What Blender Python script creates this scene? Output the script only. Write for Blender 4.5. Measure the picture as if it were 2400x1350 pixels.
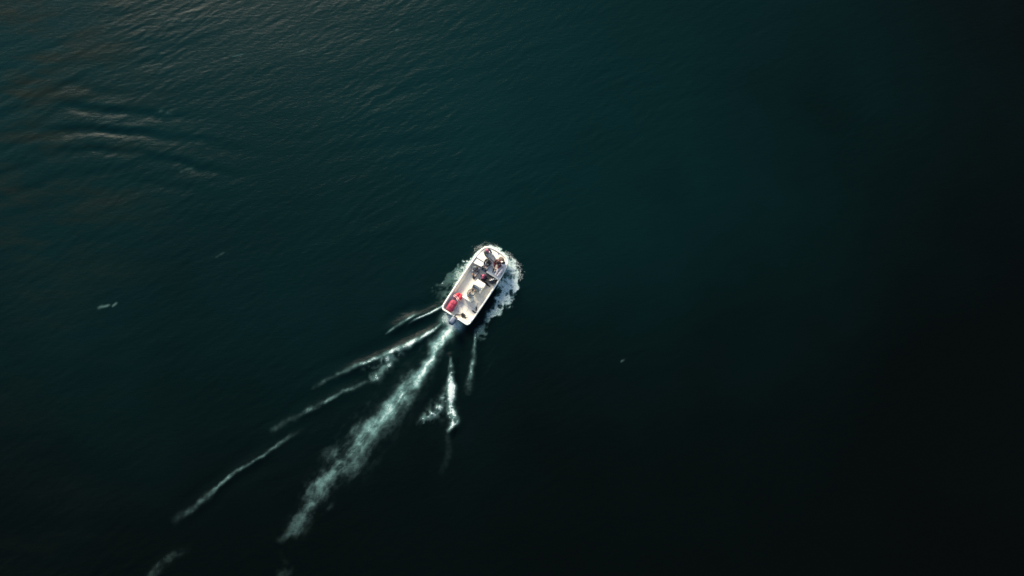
import bpy, bmesh, math, random
import numpy as np
from mathutils import Vector, Matrix, Quaternion

for o in list(bpy.data.objects):
    bpy.data.objects.remove(o)
scene = bpy.context.scene
COL = scene.collection
R = math.radians
PI = math.pi

# ------------------------------------------------------------------ camera
cd = bpy.data.cameras.new('camera'); cam = bpy.data.objects.new('camera', cd); COL.objects.link(cam)
TILT = R(12); DIST = 48.5
cam.location = (0, -DIST*math.sin(TILT), DIST*math.cos(TILT))
cam.rotation_euler = (TILT, 0, 0)
cd.lens = 24; cd.sensor_width = 36; cd.clip_start = .5; cd.clip_end = 12000
scene.camera = cam

# ------------------------------------------------------------------ light
SUN_EL, SUN_AZ = R(30), R(114)           # azimuth measured from +X towards +Y
world = bpy.data.worlds.new('World'); scene.world = world; world.use_nodes = True
nt = world.node_tree; nt.nodes.clear()
sky = nt.nodes.new('ShaderNodeTexSky'); sky.sky_type = 'NISHITA'; sky.sun_disc = False
sky.sun_elevation = SUN_EL; sky.sun_rotation = PI/2 - SUN_AZ
sky.air_density = 1.0; sky.dust_density = 1.6; sky.ozone_density = 1.0
bg = nt.nodes.new('ShaderNodeBackground'); bg.inputs['Strength'].default_value = .15
wo = nt.nodes.new('ShaderNodeOutputWorld')
nt.links.new(sky.outputs[0], bg.inputs[0]); nt.links.new(bg.outputs[0], wo.inputs[0])
sl = bpy.data.lights.new('sun', 'SUN'); sl.energy = 5.0; sl.angle = R(22); sl.color = (1, .91, .74)
sun = bpy.data.objects.new('sun', sl); COL.objects.link(sun)
sdir = Vector((math.cos(SUN_EL)*math.cos(SUN_AZ), math.cos(SUN_EL)*math.sin(SUN_AZ), math.sin(SUN_EL)))
sun.rotation_euler = (-sdir).to_track_quat('-Z', 'Y').to_euler()
scene.view_settings.view_transform = 'Standard'; scene.view_settings.look = 'None'
scene.view_settings.gamma = 1; scene.view_settings.exposure = .66
scene.view_settings.use_curve_mapping = False

# ------------------------------------------------------------------ helpers
def tag(o, label=None, cat=None, group=None, kind=None):
    if label: o['label'] = label
    if cat: o['category'] = cat
    if group: o['group'] = group
    if kind: o['kind'] = kind
    return o

def material(name, col, rough=.5, noise=0, nscale=8, bump=0, bscale=60, spec=.5, metal=0, col2=None, coat=0):
    m = bpy.data.materials.new(name); m.use_nodes = True
    t = m.node_tree; p = t.nodes['Principled BSDF']
    p.inputs['Roughness'].default_value = rough; p.inputs['Metallic'].default_value = metal
    p.inputs['Specular IOR Level'].default_value = spec
    p.inputs['Coat Weight'].default_value = coat
    tc = t.nodes.new('ShaderNodeTexCoord')
    n = t.nodes.new('ShaderNodeTexNoise'); n.inputs['Scale'].default_value = nscale; n.inputs['Detail'].default_value = 5
    t.links.new(tc.outputs['Object'], n.inputs['Vector'])
    r = t.nodes.new('ShaderNodeMix'); r.data_type = 'RGBA'
    c2 = col2 or tuple(c*(1-noise) for c in col)
    r.inputs['A'].default_value = (*c2, 1); r.inputs['B'].default_value = (*col, 1)
    mr = t.nodes.new('ShaderNodeMapRange'); mr.inputs['From Min'].default_value = .35; mr.inputs['From Max'].default_value = .65
    t.links.new(n.outputs[0], mr.inputs[0]); t.links.new(mr.outputs[0], r.inputs['Factor'])
    t.links.new(r.outputs['Result'], p.inputs['Base Color'])
    if bump:
        n2 = t.nodes.new('ShaderNodeTexNoise'); n2.inputs['Scale'].default_value = bscale; n2.inputs['Detail'].default_value = 3
        t.links.new(tc.outputs['Object'], n2.inputs['Vector'])
        b = t.nodes.new('ShaderNodeBump'); b.inputs['Strength'].default_value = bump; b.inputs['Distance'].default_value = .01
        t.links.new(n2.outputs[0], b.inputs['Height']); t.links.new(b.outputs[0], p.inputs['Normal'])
    return m

def np_mesh(name, V, F, smooth=True):
    """V (n,3) array; F (m,k) array with one polygon size"""
    V = np.asarray(V, np.float32); F = np.asarray(F, np.int32)
    me = bpy.data.meshes.new(name)
    me.vertices.add(len(V)); me.vertices.foreach_set('co', V.ravel())
    k = F.shape[1]
    me.loops.add(F.size); me.loops.foreach_set('vertex_index', F.ravel())
    me.polygons.add(len(F)); me.polygons.foreach_set('loop_start', np.arange(len(F), dtype=np.int32)*k)
    if smooth: me.polygons.foreach_set('use_smooth', np.ones(len(F), bool))
    me.update(calc_edges=True); me.validate()
    return me

def obj(name, me, mat=None, parent=None):
    o = bpy.data.objects.new(name, me); COL.objects.link(o)
    if mat and me: me.materials.clear(); me.materials.append(mat)
    if parent: o.parent = parent
    return o

def bm_obj(name, bm, mat, parent=None, smooth=False, bevel=0, seg=2):
    if bevel:
        bmesh.ops.bevel(bm, geom=list(bm.edges), offset=bevel, segments=seg, affect='EDGES', profile=.6, clamp_overlap=True)
    bmesh.ops.recalc_face_normals(bm, faces=bm.faces)
    me = bpy.data.meshes.new(name); bm.to_mesh(me); bm.free()
    if smooth:
        for p in me.polygons: p.use_smooth = True
    return obj(name, me, mat, parent)

def bx(bm, c, s, rz=0, taper=1.0):
    """box centred at c, full sizes s; taper scales the top"""
    vs = []
    for dz in (-.5, .5):
        k = taper if dz > 0 else 1
        for dx, dy in ((-.5,-.5),(.5,-.5),(.5,.5),(-.5,.5)):
            x, y = dx*s[0]*k, dy*s[1]*k
            vs.append(bm.verts.new((c[0]+x*math.cos(rz)-y*math.sin(rz), c[1]+x*math.sin(rz)+y*math.cos(rz), c[2]+dz*s[2])))
    for f in ((3,2,1,0),(4,5,6,7),(0,1,5,4),(1,2,6,5),(2,3,7,6),(3,0,4,7)):
        bm.faces.new([vs[i] for i in f])

def frame(d):
    d = d.normalized()
    a = Vector((0,0,1)) if abs(d.z) < .9 else Vector((1,0,0))
    u = d.cross(a).normalized(); return u, d.cross(u).normalized()

def tube(bm, pts, r, n=8, closed=False):
    pts = [Vector(p) for p in pts]; rings = []
    N = len(pts)
    for i, p in enumerate(pts):
        if closed: d = pts[(i+1) % N]-pts[i-1]
        else: d = pts[min(i+1,N-1)]-pts[max(i-1,0)]
        u, v = frame(d)
        rr = r[i] if isinstance(r, (list, tuple)) else r
        rings.append([bm.verts.new(p+(u*math.cos(2*PI*k/n)+v*math.sin(2*PI*k/n))*rr) for k in range(n)])
    for i in range(N if closed else N-1):
        a, b = rings[i], rings[(i+1) % N]
        # match closest start
        off = min(range(n), key=lambda s: (b[s].co-a[0].co).length) if closed and i == N-1 else 0
        for k in range(n):
            bm.faces.new((a[k], a[(k+1) % n], b[(k+1+off) % n], b[(k+off) % n]))
    if not closed:
        bm.faces.new(rings[0][::-1]); bm.faces.new(rings[-1])

def smooth_line(pts, n):
    pts = [Vector(p) for p in pts]; out = []
    m = len(pts)
    for i in range(m-1):
        p0, p1, p2, p3 = pts[max(i-1,0)], pts[i], pts[i+1], pts[min(i+2,m-1)]
        for k in range(n):
            t = k/n
            out.append(.5*((2*p1)+(p2-p0)*t+(2*p0-5*p1+4*p2-p3)*t*t+(3*p1-p0-3*p2+p3)*t**3))
    out.append(pts[-1]); return out

# --- noise in numpy
def _hash(ix, iy, seed):
    h = (ix.astype(np.int64)*374761393 + iy.astype(np.int64)*668265263 + seed*1442695041) & 0x7fffffff
    h = ((h ^ (h >> 13))*1274126177) & 0x7fffffff
    h = (h ^ (h >> 16)) & 0xffffff
    return h/float(0xffffff)
def vnoise(x, y, seed=0):
    ix = np.floor(x); iy = np.floor(y); fx = x-ix; fy = y-iy
    fx = fx*fx*fx*(fx*(fx*6-15)+10); fy = fy*fy*fy*(fy*(fy*6-15)+10)
    a = _hash(ix, iy, seed); b = _hash(ix+1, iy, seed); c = _hash(ix, iy+1, seed); d = _hash(ix+1, iy+1, seed)
    return a+(b-a)*fx+(c-a)*fy+(a-b-c+d)*fx*fy
def fbm(x, y, seed=0, octv=4, gain=.55):
    s = 0; a = 1; t = 0
    for i in range(octv):
        s = s+a*vnoise(x*2**i+17.3*i, y*2**i-9.1*i, seed+i*31); t += a; a *= gain
    return s/t
def ridge(x, y, seed=0, octv=4, gain=.55):
    s = 0; a = 1; t = 0
    for i in range(octv):
        s = s+a*(1-np.abs(2*vnoise(x*2**i+3.3*i, y*2**i+7.7*i, seed+i*31)-1)); t += a; a *= gain
    return s/t
def sstep(a, b, x):
    t = np.clip((x-a)/(b-a), 0, 1); return t*t*(3-2*t)

# ------------------------------------------------------------------ boat frame
BOAT = Matrix.Translation((-2.51, .08, 0)) @ Matrix.Rotation(R(57), 4, 'Z') @ Matrix.Rotation(R(-1.6), 4, 'Y') @ Matrix.Scale(1.0, 4)
BX, BY, BH = -2.51, .08, R(57)
def to_boat(x, y):
    dx, dy = x-BX, y-BY
    return (dx*math.cos(BH)+dy*math.sin(BH))/1.0, (dx*math.sin(BH)-dy*math.cos(BH))/1.0     # u forward, v starboard
def P(u, v, z=0): return Vector((u, -v, z))                                       # boat local

# half outline of the hull at the gunwale: (u, half beam)
HALF = [(-2.72,0),(-2.72,.27),(-2.72,.60),(-2.72,.90),(-2.68,1.02),(-2.58,1.10),(-2.40,1.145),(-1.9,1.165),(-1.2,1.18),(-.5,1.19),(.3,1.19),
        (1.0,1.185),(1.6,1.165),(2.1,1.12),(2.42,1.05),(2.62,.96),(2.76,.80),(2.84,.58),(2.885,.30),(2.9,0)]
HALF = [(u_, w_*1.025) for u_, w_ in HALF]
def hullw(u):
    us = np.array([h[0] for h in HALF[3:]]); ws = np.array([h[1] for h in HALF[3:]])
    return np.interp(u, us, ws, left=0, right=0)

# ------------------------------------------------------------------ foam density, water coordinates in metres
# each stroke: (points (x, y), half widths, strength, laciness)
STROKES = {
 'propeller_wash_foam': [
  ([(-3.95,-2.1),(-4.2,-2.75),(-4.97,-3.99),(-5.8,-5.14),(-6.75,-6.55),(-7.7,-7.81),(-9.05,-9.34),(-10.12,-10.43),(-11.3,-11.92),(-12.61,-13.26),(-13.1,-14.31),(-13.87,-15.1),(-14.72,-16.65),(-15.21,-17.42)],
   [.50,.42,.31,.34,.42,.50,.60,.72,.66,.54,.42,.44,.48,.5], [1.0,1.0,1.0,.95,.88,.82,.72,.62,.50,.42,.34,.24,.15,.0], .5),
  ([(-14.47,-18.31),(-15.09,-19.07)], [.2,.25], [.0,.05], .6)],
 'port_wake_foam': [
  ([(-4.5,-1.05),(-5.1,-1.45),(-5.74,-1.81),(-6.88,-2.32),(-7.38,-2.61)], [.09,.09,.07,.07,.06], [.9,.75,.6,.4,.0], .35),
  ([(-6.4,-1.75),(-6.89,-1.95),(-7.88,-2.61),(-8.94,-3.34)], [.12,.10,.10,.07], [.0,.3,.6,.0], .5),
  ([(-4.75,-2.4),(-5.99,-3.34),(-7.26,-4.06),(-8.67,-4.63),(-10.07,-5.28),(-11.33,-5.78),(-12.51,-6.34),(-13.9,-7.1)], [.10,.13,.20,.14,.12,.15,.16,.18], [.2,.6,.85,.75,.6,.4,.16,.0], .5),
  ([(-8.4,-5.3),(-8.63,-5.7),(-9.18,-6.13),(-10.02,-6.41)], [.25,.30,.35,.25], [.1,.4,.36,.0], 1.0),
  ([(-7.6,-4.6),(-8.9,-5.2),(-10.2,-5.7)], [.35,.4,.3], [.1,.34,.1], 1.0),
  ([(-9.6,-6.4),(-10.85,-6.98),(-12.09,-7.54),(-12.91,-8.02),(-14.14,-8.65),(-15.09,-9.2),(-16.3,-9.89)], [.2,.18,.13,.15,.18,.22,.25], [.0,.12,.26,.26,.24,.14,.04], .5),
  ([(-14.0,-9.7),(-15.34,-10.51),(-16.53,-11.35),(-17.27,-11.82),(-18.72,-12.74),(-19.6,-13.57),(-20.13,-14.03),(-20.92,-14.76),(-21.9,-15.39),(-22.59,-15.93)], [.2,.16,.12,.10,.12,.14,.18,.18,.2,.22], [.0,.08,.26,.40,.32,.28,.24,.28,.14,.0], .4),
  ([(-21.03,-17.44),(-22.12,-17.8),(-22.89,-18.5),(-23.47,-19.11),(-23.9,-19.7)], [.3,.35,.35,.3,.3], [.0,.03,.045,.045,.03], .7)],
 'starboard_wake_foam': [
  ([(-4.26,-4.92),(-4.16,-6.13),(-4.22,-7.26),(-4.15,-8.51),(-4.0,-9.34),(-4.21,-9.95)], [.05,.17,.24,.30,.30,.14], [.55,.9,.92,.92,.85,.5], .8),
  ([(-4.35,-7.3),(-4.75,-8.1),(-5.3,-8.6),(-5.98,-9.06),(-6.59,-9.61)], [.3,.5,.5,.4,.3], [.2,.26,.28,.22,.0], 1.3),
  ([(-2.45,-2.9),(-2.53,-3.41),(-2.6,-4.28),(-2.66,-5.28),(-2.92,-6.55),(-2.98,-7.68)], [.06,.08,.10,.13,.2,.25], [.2,.45,.5,.42,.2,.0], .6),
  ([(-4.3,-10.2),(-4.25,-11.6),(-4.9,-13.0)], [.3,.3,.3], [.02,.02,.0], .7)],
 'whitecap_streaks': [
  ([(-29.1,-1.45),(-28.5,-1.2)], [.16,.12], [0.10,0.15], .8), ([(-28.2,-1.3),(-28.0,-1.1)], [.1,.1], [0.13,0.13], .8),
  ([(7.6,-5.2),(7.8,-5.1)], [.07,.06], [0.16,0.14], .4), ([(-8.95,20.35),(-8.8,20.45)], [.08,.06], [0.25,0.25], .4),
  ([(-24.4,8.8),(-23.5,9.1)], [.15,.12], [0.08,0.11], 1), ([(-21.2,2.25),(-20.7,2.6)], [.09,.08], [0.10,0.14], .7),
  ([(-16.7,18.4),(-15.8,18.75)], [.06,.05], [0.15,0.15], .7), ([(-21.4,18.1),(-20.4,18.4)], [.08,.06], [0.10,0.10], .7),
  ([(-26.4,13.6),(-25.5,13.4)], [.2,.14], [0.05,0.06], 1)],
}
def stroke_density(st, x, y):
    pts, wd, sg, lace = st
    pts = np.array(pts); best = np.zeros_like(x); L = 0
    arc = np.zeros_like(x); lat = np.full_like(x, 99.)
    for i in range(len(pts)-1):
        a, b = pts[i], pts[i+1]; d = b-a; l = np.hypot(*d)
        t = np.clip(((x-a[0])*d[0]+(y-a[1])*d[1])/l**2, 0, 1)
        px, py = a[0]+t*d[0], a[1]+t*d[1]
        dist = np.hypot(x-px, y-py); w = wd[i]+(wd[i+1]-wd[i])*t; s = sg[i]+(sg[i+1]-sg[i])*t
        sd = ((x-a[0])*d[1]-(y-a[1])*d[0])/l
        k = np.abs(dist)/w < np.abs(lat)
        lat = np.where(k, dist/w, lat); arc = np.where(k, L+t*l, arc); best = np.where(k, s, best)
        L += l
    return lat, arc, best, lace

def stroke_eval(st, x, y, seed):
    wx = x+.35*(fbm(x*1.3, y*1.3, seed+5, 3)-.5); wy = y+.35*(fbm(x*1.3, y*1.3, seed+9, 3)-.5)
    mw = max(st[1]); k = min(1.0, mw*2.2)
    wx = x+(wx-x)*k*1.6; wy = y+(wy-y)*k*1.6
    lat, arc, s, lace = stroke_density(st, wx, wy)
    core = np.exp(-(lat*1.15)**2)*(1-.5*sstep(.5,.9,lat)*(1-sstep(.3,.6,s)))
    n = .55*fbm(x*2.1, y*2.1, seed+3, 4)+.45*ridge(x*2.6, y*2.6, seed+7, 4)
    n = sstep(.42, .62, n)
    d = s*core*(1-.85*min(lace,1)+.85*min(lace,1)*n*1.6)
    if lace > .95: d = d*(.15+.85*sstep(.30, .72, ridge(x*1.5, y*1.5, seed+21, 4, .7)))*1.4
    d = d*(.42+.95*sstep(.28, .70, fbm(arc*1.25, lat*.4, seed+2, 3)))
    return np.clip(d, 0, 1)

def wash_density(x, y):
    """foam thrown out by the bow, both sides, boat coordinates"""
    u, v = to_boat(x, y)
    uu = u+.30*(fbm(x*2.0, y*2.0, 41, 4, .65)-.5)*2; vv = v+.36*(fbm(x*2.0, y*2.0, 47, 4, .65)-.5)*2
    # starboard band
    out = np.interp(uu, [-3.2,-2.5,-1.2,-.66,.2,1.06,1.8,2.4,2.9,3.1,3.22], [2.5,2.5,2.25,2.5,2.85,2.70,2.45,2.05,1.50,.95,.35])
    inn = np.interp(uu, [-3.2,-2.5,-1.2,-.3,.5,1.0,1.4], [1.75,1.7,1.62,1.72,1.50,1.22,1.0])
    st = np.interp(uu, [-3.3,-2.7,-1.9,-1.1,-.4,.3,1.2,2.0,2.6,3.0], [0,.22,.20,.38,.46,.56,.66,.82,.95,1.0])
    f = sstep(0, .14, out-vv)*sstep(-.12, .2, vv-inn)*(vv > 0)
    lac = np.interp(uu, [-2.5,-.5,1,2,2.8], [1.0,1.0,.85,.6,.25])
    n = .5*fbm(x*2.0, y*2.0, 61, 4)+.5*ridge(x*2.3, y*2.3, 67, 4); n = sstep(.44, .62, n)
    edge = np.exp(-((out-vv-.12)/.10)**2)*.35*(uu > -.3)*sstep(.45,.6,fbm(x*1.6,y*1.6,83,3))
    ds = f*st*((1-lac)+lac*n*1.5)+edge*f*st
    # port band
    vp = -vv
    outp = np.interp(uu, [-1.9,-1.3,-.52,.11,.79,1.67,2.3,2.75,3.0,3.14], [2.6,2.44,2.2,2.0,1.86,1.58,1.36,1.10,.75,.1])
    stp = np.interp(uu, [-2.4,-1.7,-1.0,-.5,.2,.9,1.7,2.4,2.9], [0,.22,.28,.36,.52,.74,.90,.98,1.0])
    lap = np.interp(uu, [-1.5,0,1,2,2.8], [1.0,1.0,.8,.5,.2])
    fp = sstep(0, .14, outp-vp)*(vp > 0)
    thin = np.exp(-((outp-vp-.08)/.05)**2)*.30*sstep(-1.9,-1.4,uu)*(1-sstep(.2,.9,uu))*(vp > 0)*sstep(.45,.6,fbm(x*2,y*2,77,3))
    fade = 1-.55*sstep(.0, .55, vp-1.28)*(1-sstep(.6, 1.5, uu))
    dp = fp*stp*((1-lap)+lap*n*1.5)*fade+thin
    front = sstep(-.02, .12, np.interp(np.abs(vv), [0,.4,.8,1.1,1.5], [3.20,3.16,2.98,2.75,2.2])-uu)*(uu > 2.3)*(np.abs(vv) < 1.5)
    d = np.maximum(np.maximum(ds, dp), front*1.15)
    # stern corner pocket behind transom
    ts = np.exp(-((u+3.0)/.42)**2)*np.exp(-((v+.05)/.8)**4)*1.0*sstep(.2,.5,fbm(x*3,y*3,91,3)+.2)
    return np.clip(np.maximum(d*(uu < 3.3)*(uu > -3.3), ts), 0, 1)

# ------------------------------------------------------------------ water surface
DX = .085
xs_in = np.arange(-44, 44.001, DX); ys_in = np.arange(-23, 27.001, DX)
def stretch(a):
    n = 26; k = np.cumsum(DX*1.0*1.46**np.arange(1, n+1))
    k = k*(5000/k[-1])
    return np.concatenate([(a[0]-k)[::-1], a, a[-1]+k])
nx, ny = len(xs_in), len(ys_in)
rng = np.random.default_rng(7)

def ocean(n1, n2, dx):
    ky = np.fft.fftfreq(n1, dx)*2*PI; kx = np.fft.rfftfreq(n2, dx)*2*PI
    KX, KY = np.meshgrid(kx, ky); K = np.hypot(KX, KY)+1e-6
    H = np.zeros_like(K)
    def band(lam, spread, ang, hrms, pw):
        k0 = 2*PI/lam
        c = (KX*math.cos(ang)+KY*math.sin(ang))/K
        s = np.exp(-((np.log(K/k0))/spread)**2)*np.abs(c)**pw
        return s*hrms/np.sqrt((s**2).sum()+1e-12)
    wind = R(118)          # crests rise gently to the right
    H = np.sqrt(band(.42,.45,wind,.0040,6)**2 + band(.85,.4,wind+.12,.0065,8)**2 + band(1.9,.4,wind-.25,.008,8)**2 + band(5.5,.35,R(100),.010,6)**2)
    ph = rng.uniform(0, 2*PI, H.shape)
    f = np.fft.irfft2(H*np.exp(1j*ph), s=(n1, n2)); 
    return f
h = ocean(ny, nx, DX)
tot = math.sqrt(.0040**2+.0065**2+.008**2+.010**2)
h = h*(tot/h.std())
X, Y = np.meshgrid(xs_in, ys_in)
# chop is gusty: stronger to the left and top, almost still towards the right
gust = fbm(X/9, Y/7, 3, 3)
calm = sstep(-34, 30, X*.9-Y*.55)
h *= .27*(.15+1.7*gust)*(1.55-.95*calm)
# old swell train from another boat, far left
for (cx, cy, sx, sy, amp, lam, ang, seed) in ((-30.5,12.3,4.2,2.6,.055,1.75,R(86),0), (-24,9.6,3.5,2.4,.03,1.9,R(80),1), (-36,9.5,4,3.5,.022,1.9,R(112),2), (-35.5,15,5,4,.02,1.8,R(120),4)):
    dx, dy = X-cx, Y-cy
    env = np.exp(-(dx/sx)**2-(dy/sy)**2)
    bend = .55*(fbm(X*.33, Y*.33, 50+seed, 3)-.5)*2
    p = (dx*math.cos(ang)+dy*math.sin(ang)+bend)*2*PI/lam
    h += amp*env*(np.sin(p)+.25*np.sin(2*p+.7))*(.5+fbm(X*.5, Y*.9, 70+seed, 2))
# border
bd = np.minimum(np.minimum(X+44, 44-X), np.minimum(Y+23, 27-Y)); h *= sstep(0, 2.5, bd)
# wake: ridges under the foam lines, flattened water on the wash
AER = np.zeros_like(X)
def wash_trail(st, sx, sy):
    q1 = sx+.5*(fbm(sx*.9, sy*.9, 301, 3)-.5); q2 = sy+.5*(fbm(sx*.9, sy*.9, 307, 3)-.5)
    tn = .62*fbm(q1*1.35, q2*1.35, 23, 5, .62)+.38*ridge(q1*1.8, q2*1.8, 29, 4, .6)
    wob2 = (.55+.5*sstep(8, 18, np.hypot(sx+4, sy+2)))*(fbm(sx*.8, sy*.8, 311, 4, .6)-.5)*2
    l2, a2, s2, _ = stroke_density(st, sx+wob2*.7, sy-wob2*.7)
    near = np.exp(-a2/3.6)
    ta = -.594*sx-.804*sy; tb = .804*sx-.594*sy
    sk = fbm(ta*.55+.8*fbm(sx*.7, sy*.7, 401, 2), tb*2.6+1.2*fbm(sx*1.1, sy*1.1, 405, 3), 403, 5, .62)
    tn = .5*tn+.5*sk
    tex = near*1.3+(1-near)*(.10+1.0*sstep(.36, .64, tn))
    return np.clip((np.exp(-(l2*1.05)**2)+.15*np.exp(-(l2*.6)**2)*sstep(.45,.65,tn))*s2*tex*.66, 0, 1)
for key, sts in STROKES.items():
    for q, st in enumerate(sts):
        p = np.array(st[0]); m = 1.8
        i0, i1 = np.searchsorted(xs_in, (p[:,0].min()-m, p[:,0].max()+m)); j0, j1 = np.searchsorted(ys_in, (p[:,1].min()-m, p[:,1].max()+m))
        sx, sy = X[j0:j1, i0:i1], Y[j0:j1, i0:i1]
        lat, arc, s, lace = stroke_density(st, sx, sy)
        if key == 'propeller_wash_foam':
            a = wash_trail(st, sx, sy)
            AER[j0:j1, i0:i1] = np.maximum(AER[j0:j1, i0:i1], np.clip(a, 0, 1))
            hh = .03*np.exp(-(lat*1.0)**2)*(fbm(sx*3, sy*3, 33, 4)-.5)*2
            h[j0:j1, i0:i1] = h[j0:j1, i0:i1]*(1-.6*np.exp(-lat**2))+hh
        else:
            w = np.interp(arc, np.linspace(0, arc.max()+1e-3, len(st[1])), st[1])
            dist = lat*w
            if key != 'whitecap_streaks': h[j0:j1, i0:i1] += .10*np.minimum(1, s*2.0)*(np.exp(-(dist/.34)**2)-.5*np.exp(-((dist-.75)/.45)**2))
            AER[j0:j1, i0:i1] = np.maximum(AER[j0:j1, i0:i1], np.clip(.80*stroke_eval(st, sx, sy, 100+10*list(STROKES).index(key)+q), 0, 1))
# bow wash
i0, i1 = np.searchsorted(xs_in, (-9, 4)); j0, j1 = np.searchsorted(ys_in, (-6, 6.5))
sx, sy = X[j0:j1, i0:i1], Y[j0:j1, i0:i1]
WD = wash_density(sx, sy)
AER[j0:j1, i0:i1] = np.maximum(AER[j0:j1, i0:i1], .74*WD)
u, v = to_boat(sx, sy)
w = hullw(u); dist = np.abs(v)-w
bow = sstep(.0, 2.4, u)*np.exp(-(np.maximum(dist, 0)/.38)**2)
nose = np.exp(-((u-2.95)/.22)**2)*np.exp(-(v/1.0)**4)
h[j0:j1, i0:i1] += .20*np.maximum(bow*(np.abs(u) < 2.9), nose)*(.7+.6*fbm(sx*3, sy*3, 12, 3)) + .05*WD*(fbm(sx*4, sy*4, 19, 3)-.3)
inside = sstep(.02, .16, -dist)*(u > -2.66)*(u < 2.86)
h[j0:j1, i0:i1] = h[j0:j1, i0:i1]*(1-inside)-.12*inside
# hollow dug behind the transom
holl = np.exp(-((u+3.2)/.6)**2)*np.exp(-(v/.7)**2)
h[j0:j1, i0:i1] -= .10*holl

XS, YS = stretch(xs_in), stretch(ys_in)
NX, NY = len(XS), len(YS)
GX, GY = np.meshgrid(XS, YS)
GZ = np.zeros_like(GX); GA = np.zeros_like(GX)
GZ[26:26+ny, 26:26+nx] = h; GA[26:26+ny, 26:26+nx] = AER
idx = np.arange(NX*NY).reshape(NY, NX)
F = np.stack([idx[:-1,:-1], idx[:-1,1:], idx[1:,1:], idx[1:,:-1]], -1).reshape(-1, 4)
wme = np_mesh('sea', np.stack([GX, GY, GZ], -1).reshape(-1, 3), F)
at = wme.attributes.new('aerated', 'FLOAT', 'POINT'); at.data.foreach_set('value', GA.ravel().astype(np.float32))

def hz(x, y):
    i = np.clip(((x+44)/DX), 0, nx-2); j = np.clip(((y+23)/DX), 0, ny-2)
    ii = i.astype(int); jj = j.astype(int); fi = i-ii; fj = j-jj
    return h[jj,ii]*(1-fi)*(1-fj)+h[jj,ii+1]*fi*(1-fj)+h[jj+1,ii]*(1-fi)*fj+h[jj+1,ii+1]*fi*fj

def water_material():
    m = bpy.data.materials.new('sea_water'); m.use_nodes = True
    t = m.node_tree; N = t.nodes; L = t.links
    p = N['Principled BSDF']; p.inputs['IOR'].default_value = 1.333; p.inputs['Specular IOR Level'].default_value = .042
    geo = N.new('ShaderNodeNewGeometry')
    def noise(scale, detail, vec, rough=.55):
        n = N.new('ShaderNodeTexNoise'); n.inputs['Scale'].default_value = scale; n.inputs['Detail'].default_value = detail
        n.inputs['Roughness'].default_value = rough; L.new(vec, n.inputs['Vector']); return n.outputs[0]
    def rng_(v, a, b, c=0, d=1):
        r = N.new('ShaderNodeMapRange'); r.interpolation_type = 'SMOOTHSTEP'
        for k, q in zip(('From Min','From Max','To Min','To Max'), (a,b,c,d)): r.inputs[k].default_value = q
        L.new(v, r.inputs[0]); return r.outputs[0]
    def mix(f, a, b):
        x = N.new('ShaderNodeMix'); x.data_type = 'RGBA'
        if isinstance(f, float): x.inputs['Factor'].default_value = f
        else: L.new(f, x.inputs['Factor'])
        for k, c in (('A', a), ('B', b)):
            if isinstance(c, tuple): x.inputs[k].default_value = (*c, 1)
            else: L.new(c, x.inputs[k])
        return x.outputs['Result']
    def math_(op, a, b):
        x = N.new('ShaderNodeMath'); x.operation = op
        for i, c in enumerate((a, b)):
            if isinstance(c, (int, float)): x.inputs[i].default_value = c
            else: L.new(c, x.inputs[i])
        return x.outputs[0]
    pos = geo.outputs['Position']
    mp = N.new('ShaderNodeMapping'); mp.inputs['Rotation'].default_value = (0, 0, R(-28)); mp.inputs['Scale'].default_value = (.28, 1, 1)
    L.new(pos, mp.inputs['Vector'])
    # vignette and light falloff painted as colour, darker right and below; olive-brown mottling left
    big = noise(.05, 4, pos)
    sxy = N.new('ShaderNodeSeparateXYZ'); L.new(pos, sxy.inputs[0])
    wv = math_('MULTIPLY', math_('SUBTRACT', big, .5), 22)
    dim_right = rng_(math_('ADD', sxy.outputs[0], wv), -10, 50); dim_low = rng_(math_('SUBTRACT', sxy.outputs[1], wv), 21, -20)
    vignette = math_('SUBTRACT', 1, math_('MULTIPLY', math_('SUBTRACT', 1, dim_right), math_('SUBTRACT', 1, math_('MULTIPLY', dim_low, .93))))
    col = mix(vignette, (.0013, .0128, .0140), (.0010, .0014, .0012))
    mottle = noise(.38, 6, mp.outputs[0], .7)
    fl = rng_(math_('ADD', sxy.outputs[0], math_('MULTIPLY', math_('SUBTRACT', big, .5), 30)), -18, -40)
    col = mix(math_('MULTIPLY', rng_(mottle, .42, .70), math_('MULTIPLY', math_('MULTIPLY', fl, .8), rng_(sxy.outputs[1], -6, 10, .12, 1))), col, (.0098, .0122, .0080))
    # water full of air bubbles
    a = N.new('ShaderNodeAttribute'); a.attribute_name = 'aerated'
    fine = noise(5, 5, pos, .65)
    af = math_('MULTIPLY', a.outputs['Fac'], rng_(fine, .28, .60, .62, 1.0))
    col = mix(math_('MINIMUM', math_('MULTIPLY', math_('POWER', af, 1.15), 1.35), 1.0), col, (.22, .40, .365))
    col = mix(rng_(af, .45, 1.0), col, (.72, .73, .66))
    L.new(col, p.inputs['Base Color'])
    L.new(rng_(af, 0, .5, .22, .6), p.inputs['Roughness'])
    # ripples finer than the mesh
    n1 = noise(5.5, 4, mp.outputs[0], .6); n2 = noise(11, 3, pos, .6)
    hh = math_('ADD', math_('MULTIPLY', n1, 1.0), math_('MULTIPLY', n2, 1.0))
    b = N.new('ShaderNodeBump'); b.inputs['Strength'].default_value = .6; b.inputs['Distance'].default_value = .025
    L.new(hh, b.inputs['Height']); L.new(b.outputs[0], p.inputs['Normal'])
    return m
sea = obj('sea', wme, water_material()); tag(sea, 'dark teal open sea with fine wind ripples', 'sea', kind='structure')

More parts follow.
